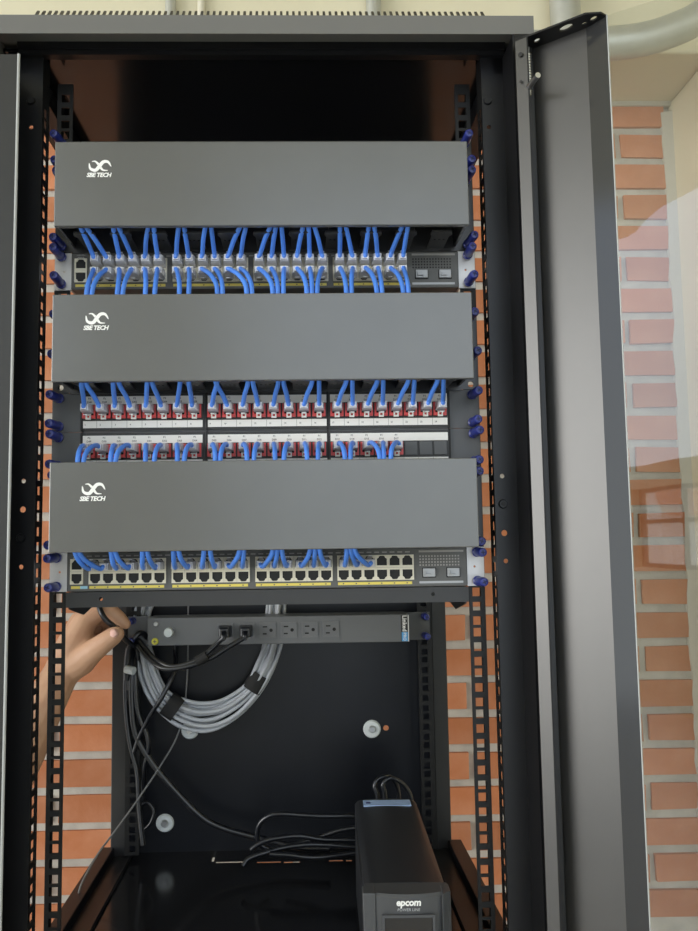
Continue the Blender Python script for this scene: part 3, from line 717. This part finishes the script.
# ================================================================== shelf under the lower switch
t = thing('rack_shelf', 'shallow black rack shelf carrying the lower switch', 'rack shelf', (0, 90, -17))
q = MB().plate(rect(-223.5, 223.5, -17, -.3), [circ(AX(101, 599, 0), -8, 2.2, 10), circ(AX(433, 594, 0), -8, 2.2, 10)], lambda a, c, d: (a, -1+d, c), 2); q.build('front_lip', 'shelf_black', t)
MB().box(-222, 222, 1, 230, -2.2, -.4).build('tray', 'black_paint', t)
for s in (-1, 1):
    MB().plate([(1, -2.2), (1, -19), (26, -24), (60, -30), (200, -8), (230, -2.2)], [], lambda a, c, d: (s*(221-d), a, c), 1.8).build('side_gusset', 'black_paint', t)

# ================================================================== power strip on the rear rails
PY = 378.0; PZ0, PZ1 = -107.5, -64.0
pdu = thing('power_strip', 'black horizontal rack power strip with six outlets and a round breaker', 'power strip', (0, 390, PZ0))
MB().box(-204, 203, PY, YR+18, PZ0+1, PZ1).build('body', 'pdu_black', pdu, bevel=1)
for s in (-1, 1):
    x0, x1 = xs_(s, 203, 241.3); MB().box(x0, x1, YR-3, YR-.5, PZ0, PZ1+.2).build('ear', 'panel_grey' if s > 0 else 'pdu_black', pdu)
knobs(pdu, [PZ0+7, PZ1-6], y=YR-3, scale=(1, .75, 1))
def outlet(x, zc):
    o = place('outlet', None, (x, PY, zc), pdu)
    b = MB().plate(rect(x-12.6, x+12.6, zc-12, zc+12), [rect(x-9.8, x+9.8, zc-9.4, zc+9.4)], lambda a, c, d: (a, PY-1.4+d, c), 1.4); b.build('bezel', 'outlet_black', o)
    MB().box(x-9.8, x+9.8, PY-.6, PY, zc-9.4, zc+9.4).build('socket', 'outlet_black', o)
    b = MB(); b.box(x-7.5, x-.5, PY-.9, PY-.5, zc+4.4, zc+6.4); b.box(x-7.5, x-1.5, PY-.9, PY-.5, zc-6.4, zc-4.4); b.cyl((x+5.4, PY-.5, zc), (0, -1, 0), 2.7, .4, 10); b.build('slots', 'cavity', o)
    return o
OX = [AX(225.5+21.05*i, 632, PY) for i in range(6)]; OZ = (PZ0+PZ1)/2+.4
for x in OX: outlet(x, OZ)
bx_ = at(168.8, 632.4, Y=PY)
q = MB().cyl((bx_[0], PY, bx_[2]), (0, -1, 0), 10.5, 1.2, 20); q.m = 1; q.cyl((bx_[0], PY-1.2, bx_[2]), (0, -1, 0), 7.6, 6, 20, 6.6); q.build('breaker_button', ['outlet_black', 'nylon'], pdu, smooth=40)
for k_ in range(5):
    a = math.radians(20+k_*45); put_text('amp_mark', tx('15', 2.6), (0, 0, 0), pdu).location = (Vector((bx_[0]+9.2*math.cos(a), PY-1.3, bx_[2]+9.2*math.sin(a)))-POS[pdu])/1000
p = at(156, 624, Y=PY); MB().cyl((p[0], PY, p[2]), (0, -1, 0), 4.2, 2, 14, 3.2).build('case_screw', 'steel', pdu, smooth=40)
p = at(155, 641.5, Y=PY); q = MB().cyl((p[0], PY, p[2]), (0, -1, 0), 5.6, 2.2, 16, 4.8); q.m = 1; q.box(p[0]-2.6, p[0]+2.6, PY-2.5, PY-2, p[2]-.6, p[2]+.6); q.box(p[0]-.6, p[0]+.6, PY-2.5, PY-2, p[2]-2.6, p[2]+2.6); q.build('earth_screw', ['ground_yellow', 'ink'], pdu, smooth=40)
xa, xb = AX(401, 630, PY), AX(408.6, 630, PY)
sk = MB().box(xa, xb, PY-.4, PY, PZ0+1.5, PZ1-1).build('brand_sticker', 'switch_dark', pdu)
MB().box(xa+1, xb-1.5, PY-.6, PY-.3, PZ0+2, PZ0+16).build('sticker_band', 'sticker_blue', sk)
put_text('lettering', text_mesh('Linked', 9.4, 'white_ink', 0, .25), ((xa+xb)/2-.5, PY-.55, PZ0+29.5), sk, (math.pi/2, math.pi/2, 0))
put_text('lettering', text_mesh('PRO', 6.6, 'white_ink', 0, .1), ((xa+xb)/2-.5, PY-.75, PZ0+9), sk, (math.pi/2, math.pi/2, 0))
MB().box(xb-1, xb+.3, PY-.7, PY, PZ0+1.5, PZ1-1).build('end_edge', 'white_ink', pdu)

# plugged-in black power cords
def P3(lst): return [tuple(at(a, b, Y=y)) for a, b, y in lst]
def pcord(label, x, zc, path, r=3.7, group='power cords plugged into the power strip'):
    t = thing('power_cable', label, 'power cord', (x, PY-20, zc), group)
    b = MB(); b.hexa([(x-11, PY-1.5, zc-9), (x+10, PY-1.5, zc-9), (x+10, PY-1.5, zc+9), (x-11, PY-1.5, zc+9)], [(x-8, PY-22, zc-8), (x+7, PY-22, zc-8), (x+7, PY-22, zc+7), (x-8, PY-22, zc+7)])
    b.hexa([(x-5, PY-22, zc-8), (x+4, PY-22, zc-8), (x+4, PY-22, zc+3), (x-5, PY-22, zc+3)], [(x-4, PY-31, zc-12), (x+3, PY-31, zc-12), (x+3, PY-31, zc-3), (x-4, PY-31, zc-3)])
    b.build('plug', 'black_cord', t, bevel=1.8)
    MB().tube([(x, PY-28, zc-7)]+path, r, 10, 6).build('cord', 'black_cord', t, smooth=60)
pcord('black power cord plugged into the outlet next to the round breaker', OX[0], OZ, P3([(217.5, 643, 352), (206, 654, 350), (193, 662, 352), (172, 666.5, 358), (155, 659, 372), (144, 647, 390), (136, 640, 402), (128, 655, 408), (127, 700, 412)]))
pcord('black power cord plugged into the second outlet from the round breaker', OX[1], OZ, P3([(226, 648.5, 351), (209, 659, 349), (186, 667, 351), (162, 668, 360), (146, 656, 378), (137, 645, 396), (130, 650, 404), (129, 690, 408)]))
tag(MB().tube(P3([(196, 662, 343), (207, 655.5, 343)]), 7.4, 10, 1).build('cable_tie', 'velcro', smooth=40), 'black tape wrap around the two plugged-in power cords', 'cable tie')

# grey data cable bundle behind the power strip
axis_ = [(277, 590), (276, 612), (273, 643), (266, 664), (252, 689), (229, 709), (206, 717), (183, 713), (163, 700), (151, 680), (145, 660), (141, 640), (143, 612), (150, 596)]
NC = 14
for i in range(NC):
    ro = random.Random(i); ph = 2*math.pi*i/NC*2.4; rad = 1.0 if i < 9 else .45
    pts = []
    for j, (a, b) in enumerate(axis_):
        a0, b0 = axis_[max(j-1, 0)]; a1, b1 = axis_[min(j+1, len(axis_)-1)]
        tx_, tz_ = a1-a0, b1-b0; L = math.hypot(tx_, tz_); nx, nz = -tz_/L, tx_/L
        wdt = [8.5, 8.5, 8.5, 8.5, 8.5, 11, 13.5, 13, 9.5, 9, 8.5, 7.5, 7, 7][j]
        o = wdt*rad*math.cos(ph+j*.12); dy = 8*rad*math.sin(ph+j*.12)
        pts.append(at(a+nx*o+ro.uniform(-.7, .7), b+nz*o+ro.uniform(-.7, .7), Y=(412 if 3 <= j <= 10 else 432)-(18 if j in (5, 6, 7) else 8 if j in (4, 8) else 0)*0+dy*.9))
    tag(MB().tube(pts, 3.3, 8, 5).build('data_cable', 'grey_cable', smooth=60), 'grey data cable in the looped bundle hanging below the power strip', 'data cable', 'looped grey data cables')
for (a, b), (c, d), lab in (((167, 702.5), (178, 710.5), 'black hook-and-loop strap around the lower left of the grey cable loop'), ((251, 690), (261, 674), 'black hook-and-loop strap around the right side of the grey cable loop')):
    q = MB(); rr_ = 20 if a < 200 else 15.5
    A = Vector(at(a, b, Y=412)); B = Vector(at(c, d, Y=412)); ax_ = (B-A).normalized(); e2 = Vector((0, 1, 0)); e1 = ax_.cross(e2).normalized()
    vs = []; n = 24
    for P_ in (A, B):
        for rm in (1.0, .92):
            for k in range(n):
                w = 2*math.pi*k/n; vs.append(P_+e1*math.cos(w)*rr_*rm+e2*math.sin(w)*rr_*.72*rm)
    fs = []
    for k in range(n):
        k2 = (k+1) % n; fs += [(k, k2, 2*n+k2, 2*n+k), (n+k, 3*n+k, 3*n+k2, n+k2), (k, n+k, n+k2, k2), (2*n+k, 2*n+k2, 3*n+k2, 3*n+k)]
    tag(q.add(vs, fs).build('cable_strap', 'velcro', smooth=50), lab, 'cable strap')

# loose black cords on the left and behind the UPS
def loose(name, label, pts, r, m_='black_cord', cat='cord', group=None, flat=None):
    return tag(MB().tube(P3(pts), r, 10, 6, flat).build(name, m_, smooth=60), label, cat, group)
loose('power_cable', 'thick glossy black cord falling from power strip across back panel to cabinet floor',
      [(137, 632, 425), (131, 650, 415), (132, 671, 405), (132, 699, 402), (136, 734, 402), (154, 765, 402), (178, 793.5, 402), (202, 817, 400), (223, 828, 398), (251, 836, 395), (275, 842, 390), (300, 847, 380), (330, 848, 372)], 5.1, cat='power cord')
loose('power_cable', 'black cord hanging straight down beside the rear rail on the left', [(133, 632, 425), (127, 655, 418), (125.5, 699, 412), (129.5, 741, 408), (137, 772, 406), (139, 805, 404), (141, 827, 402), (143, 845, 400)], 3.8, cat='power cord')
loose('power_cable', 'thin black cord curled into a small loop near the cabinet floor', [(137, 790, 425), (139, 806, 424), (147, 802, 422), (154, 811, 420), (150, 824, 420), (140, 833, 422), (136, 843, 424)], 2.8, cat='power cord')
loose('power_cable', 'black cord bending right below the metal clip', [(136, 645, 420), (135.5, 675, 400), (138, 711, 398), (147, 735, 398), (148.5, 750, 400), (144, 770, 408), (143, 800, 420)], 3.8, cat='power cord')
loose('power_cable', 'black cord crossing diagonally in front of the grey cable loop', [(172, 630, 432), (175.6, 654, 428), (174.5, 671, 402), (162, 697, 390), (150, 716, 394), (139, 738, 400), (134, 752, 404)], 3.7, cat='power cord')
loose('power_cable', 'short black cord bowed over the end of the power strip', [(150, 640, 415), (141, 633, 400), (133, 640, 396), (128, 655, 400), (127, 680, 404)], 4.6, cat='power cord')
loose('thin_wire', 'thin grey wire slanting from the power strip down over the left base beam', [(188.5, 600, 432), (188, 647, 430), (187.5, 671, 428), (184.6, 706, 426), (176.8, 737, 418), (159, 768, 400), (135.5, 803, 372), (112, 835, 345), (100, 851, 325), (88, 871, 300), (80, 888, 280), (77, 905, 262)], 1.4, 'thin_wire', 'wire')
tag(MB().tube(P3([(126, 669, 398), (134, 671, 392)]), 6.5, 10, 1).build('cable_clip', 'nylon', smooth=40), 'pale plastic clip gathering the black cords beside the rear rail', 'cable clip')
FZ = [(354.5, 816), (353.6, 828), (353.6, 840), (353.6, 847), (353.6, 854)]
UG = 'cords lying between the UPS and the thick cord'
loose('power_cable', 'black cord arching highest from behind the UPS', [(385, 818, 330), (354.5, 816, 330), (324, 816, 330), (301.5, 815, 332), (277, 814, 334), (263, 820, 338), (257.5, 831, 342), (259, 843, 345), (270, 850, 345)], 3.8, cat='power cord')
loose('power_cable', 'short black cord dipping from behind the UPS into the cord pile', [(385, 826, 340), (353.6, 828, 340), (337, 831, 342), (320, 837, 345), (303, 842, 348), (285, 845, 350)], 3.6, cat='power cord')
loose('power_cable', 'black cord with a bluish sheen waving across the middle of the cord pile', [(385, 842, 335), (353.6, 840, 335), (324, 839.5, 335), (301.5, 836, 336), (284.7, 837, 336), (268, 840, 336), (257, 845, 336), (251, 850, 336)], 3.8, cat='power cord')
loose('power_cable', 'black cord running down left to the lowest tip of the cord pile', [(385, 848, 325), (353.6, 847, 325), (330, 845, 325), (309, 844.5, 325), (287, 847, 325), (264, 853, 322), (249, 858.5, 320), (243, 866, 316)], 3.7, cat='power cord')
loose('power_cable', 'black cord lying lowest on the cabinet floor beside the UPS', [(385, 850, 310), (353.6, 853, 310), (324, 857, 306), (305, 857, 306), (290, 855, 308), (270, 854, 312)], 3.6, cat='power cord')
loose('power_cable', 'black cord looping up behind the UPS sticker on its left', [(378, 812, 300), (377.6, 796, 300), (374.6, 786, 302), (378.4, 779, 304), (386, 776.5, 306), (393, 779, 310), (398, 790, 314), (399, 812, 316)], 3.3, cat='power cord')
loose('power_cable', 'black cord arching up behind the UPS sticker on its right', [(386, 812, 296), (384.6, 793, 296), (383, 784, 297), (390.5, 778, 298), (400.4, 782, 299), (407, 789, 300), (411, 798, 300), (413, 815, 300)], 3.3, cat='power cord')

# ================================================================== UPS
UZ0, UZ1 = ZFL, -310.0
ux = 146.5; ROT = math.radians(-1.5)
ups = thing('ups', 'black tower UPS with a blue sticker standing on the cabinet floor', 'ups', (ux, 110, UZ0))
def ur(pts):
    c, s = math.cos(ROT), math.sin(ROT); return [(ux+x*c-(y-110)*s, 110+x*s+(y-110)*c, z) for x, y, z in pts]
def ubox(x0, x1, y0, y1, z0, z1):
    b = MB().box(x0, x1, y0, y1, z0, z1); b.v = ur(b.v); return b
hw = 43.0; YU0, YU1 = -20.0, 262.0
b = MB(); prof = [(-hw, UZ0+4), (hw, UZ0+4), (hw, UZ1-5), (hw-4, UZ1-1)]+[(hw*math.cos(math.pi*k/8)*.9, UZ1-1+3.0*math.sin(math.pi*k/8)) for k in range(1, 8)]+[(-hw+4, UZ1-1), (-hw, UZ1-5)]
b.plate(prof, [], lambda a, c, d: (a, YU0+d, c), YU1-YU0); b.v = ur(b.v); b.build('case', 'ups_black', ups, smooth=30)
for sx in (-1, 1):
    for yy in (20, 230): ubox(sx*hw-(16 if sx > 0 else 0), sx*hw+(16 if sx < 0 else 0), yy-8, yy+8, UZ0, UZ0+4).build('rubber_foot', 'velcro', ups)
# bowed front bezel
b = MB(); fp = []
for k in range(9):
    a = -hw-1+(2*hw+2)*k/8; fp.append((a, YU0-22-9*(1-(a/hw)**2)))
def loop_(z, dy=0): return [(hw+1, YU0, z), (-hw-1, YU0, z)]+[(x, y+dy, z) for x, y in fp]
top = UZ1+1.5
n = 11; vs = loop_(UZ0+4)+loop_(top-3)+[(x*.985, y*1.0+(2 if y < YU0-1 else 0), z) for x, y, z in loop_(top)]
fs = [tuple(range(n)), tuple(range(2*n, 3*n))]+[(L*n+k, L*n+(k+1) % n, (L+1)*n+(k+1) % n, (L+1)*n+k) for L in range(2) for k in range(n)]
b.add(vs, fs); b.v = ur(b.v); bez = b.build('front_bezel', 'ups_grey', ups, smooth=30)
# raised side pillars and the screen
for s in (-1, 1):
    q = MB(); x0, x1 = xs_(s, 33, 44.5)
    ya, yb = (YU0-24.5, YU0-28) if s > 0 else (YU0-28, YU0-24.5)
    y0, y1 = (YU0-29, YU0-25) if s > 0 else (YU0-25, YU0-29)
    q.hexa([(x0, y0-2, UZ0+4), (x1, y1, UZ0+4), (x1, YU0-10, UZ0+4), (x0, YU0-10, UZ0+4)], [(x0+s*2, y0-1, top+.5), (x1, y1+2, top+.5), (x1, YU0-4, top+.5), (x0+s*2, YU0-8, top+.5)])
    q.v = ur(q.v); q.build('bezel_pillar', 'ups_grey', ups, bevel=1.2)
q = MB().box(-24.5, 24, YU0-32.4, YU0-28, UZ0+50, top-21); q.v = ur(q.v); q.build('screen', 'ups_screen', ups, bevel=.6)
q = MB().plate(rect(-27, 26.5, UZ0+47, top-18.5), [rect(-24.5, 24, UZ0+50, top-21)], lambda a, c, d: (a, YU0-33.2+d, c), 3); q.v = ur(q.v); q.build('screen_frame', 'ups_grey', ups)
tp = ur([(0, YU0-31.6, top-7)])[0]
put_text('lettering', text_mesh('epcom', 9.6, 'white_ink', .12, .32, spacing=.95), tp, ups, (math.pi/2, 0, ROT))
tp = ur([(0, YU0-31.6, top-14)])[0]
put_text('lettering', text_mesh('POWER LINE', 4.0, 'silver_cap', .12, .03), tp, ups, (math.pi/2, 0, ROT))
# sticker near the rear of the top, vents down both upper edges
q = MB().hexa([(-32, 231, UZ1+1.0), (33, 231, UZ1+1.0), (33, 254, UZ1+1.0), (-32, 254, UZ1+1.0)], [(-32, 231, UZ1+2.6), (33, 231, UZ1+2.6), (33, 254, UZ1+2.6), (-32, 254, UZ1+2.6)])
q.v = ur(q.v); stk = q.build('sticker', 'ups_sticker', ups)
q = MB().box(-28, -22, 239, 246, UZ1+2.5, UZ1+2.8); q.v = ur(q.v); q.build('sticker_mark', 'blue_knob', stk)
for s in (-1, 1):
    q = MB()
    for i in range(30):
        for j in range(3):
            y = 50+i*6; x0, x1 = xs_(s, hw-.2, hw+.25); q.box(x0, x1, y, y+2.6, UZ1-12-j*8, UZ1-9-j*8)
    q.v = ur(q.v); o = q.build('side_vents', 'silver_cap' if s > 0 else 'cavity', ups); o['kind'] = 'stuff'

# ================================================================== the hand at the left rear
def capsule(b, p, q, r0, r1, n=14):
    p, q = Vector(p), Vector(q); a = (q-p); L = a.length; a.normalize(); e1 = a.orthogonal().normalized(); e2 = a.cross(e1); rings = []
    for k in range(5): w = math.pi/2*(1-k/4.0); rings.append((-math.sin(w)*r0, max(math.cos(w)*r0, .05)))
    for k in range(5): w = math.pi/2*(k/4.0); rings.append((L+math.sin(w)*r1, max(math.cos(w)*r1, .05)))
    vs = [p+a*h+(e1*math.cos(2*math.pi*k/n)+e2*math.sin(2*math.pi*k/n))*r for h, r in rings for k in range(n)]; N = len(rings)
    b.add(vs, [(i*n+k, i*n+(k+1) % n, (i+1)*n+(k+1) % n, (i+1)*n+k) for i in range(N-1) for k in range(n)]+[tuple(range(n))[::-1], tuple(range((N-1)*n, N*n))])
def V3(a, b, y): return Vector(at(a, b, Y=y))
hb = MB()
def chain(pts):
    for (p, r), (q, r2) in zip(pts[:-1], pts[1:]): capsule(hb, p, q, r, r2)
wr = V3(58, 679, 322); elb = V3(-8, 800, 262)
chain([(elb, 43), (V3(20, 748, 282), 38), (V3(45, 703, 308), 30), (wr, 27)])
upper = elb+Vector((-150, 30, 190)); chain([(elb, 43), (upper, 50)])
# palm slab: from wrist to the four knuckles
kn = [V3(85, 622, 346), V3(80, 622, 364), V3(74, 630, 380), V3(70, 642, 392)]
for i, k_ in enumerate(kn): chain([(wr+Vector((0, 3+5*i, 4-3*i)), 25-2*i), ((wr+k_)/2+Vector((0, 2, 2)), 25-2*i), (k_, 18.5-1.5*i)])
chain([(wr, 26), (V3(73, 658, 334), 26), (V3(84, 646, 340), 22)])
# thumb
chain([(V3(66, 670, 326), 23), (V3(81, 661, 324), 22), (V3(93, 651, 317), 17.5), (V3(105, 642, 313), 15), (V3(113.5, 636, 312.5), 13.6), (V3(117, 633.8, 313), 11.2)])
# index
chain([(kn[0], 18), (V3(98, 613, 350), 14.5), (V3(110, 611.5, 352), 13), (V3(120, 618.5, 352), 10.5), (V3(125.5, 624, 352), 8.4)])
# middle, ring and little finger curl behind
chain([(kn[1], 17), (V3(101, 616, 372), 13), (V3(111, 624, 378), 11), (V3(109, 636, 374), 9.5)])
chain([(kn[2], 15), (V3(95, 624, 390), 12.5), (V3(104, 634, 390), 11), (V3(98, 641, 380), 9)])
chain([(kn[3], 13), (V3(88, 638, 400), 10.5), (V3(95, 645, 398), 9), (V3(90, 650, 388), 8)])
hme = hb.mesh('skin'); ho_ = bpy.data.objects.new('tmp', hme); COL.objects.link(ho_)
rm = ho_.modifiers.new('r', 'REMESH'); rm.mode = 'VOXEL'; rm.voxel_size = .0019
sm = ho_.modifiers.new('s', 'SMOOTH'); sm.factor = .6; sm.iterations = 7
dg = bpy.context.evaluated_depsgraph_get(); hm2 = bpy.data.meshes.new_from_object(ho_.evaluated_get(dg)); bpy.data.objects.remove(ho_)
hm2.materials.clear(); hm2.materials.append(MAT['skin']); hm2.polygons.foreach_set('use_smooth', [True]*len(hm2.polygons))
per = thing('person', 'bare forearm and hand pinching a black cord beside the power strip', 'person', tuple(elb))
bo = place('body', hm2, (0, 0, 0), per)
# thumbnail
tn = V3(115.2, 632.8, 332); q = MB(); tdir = (V3(118.5, 633.3, 315.5)-V3(106, 642, 315)).normalized(); nn = Vector((.1, -.93, .36)); nn = (nn-tdir*nn.dot(tdir)).normalized(); sd = tdir.cross(nn)
cN = V3(115.0, 635.0, 312.5)+nn*13.4; vs = []; 
for i in range(7):
    for j in range(5):
        u = (i/6-.5)*2; v = (j/4-.5)*2; w = 7.2*math.sqrt(max(.12, 1-abs(u)**3*.75))
        vs.append(cN+tdir*u*8.0+sd*v*w-nn*(v*v*3.0+u*u*1.6))
q.add(vs, [(i*5+j, i*5+j+1, i*5+6+j, i*5+5+j) for i in range(6) for j in range(4)])
nb = q.build('nail', 'nail', per, smooth=80); so = nb.modifiers.new('t', 'SOLIDIFY'); so.thickness = .001
# short sleeve on the upper arm
q = MB(); d_ = (upper-elb).normalized(); capsule(q, elb+d_*120, upper+d_*40, 56, 62, 20); q.build('sleeve', 'sleeve', per, smooth=60)
# cord held between thumb and finger
loose('power_cable', 'black cord pinched between the thumb and forefinger of the hand', [(96, 596, 352), (99, 606, 338), (101.5, 613, 331), (106, 620, 331), (113, 626, 334), (121, 634, 347), (127, 641, 372), (133, 645, 395), (137, 650, 408), (138, 680, 414)], 4.2, cat='power cord', flat=1)
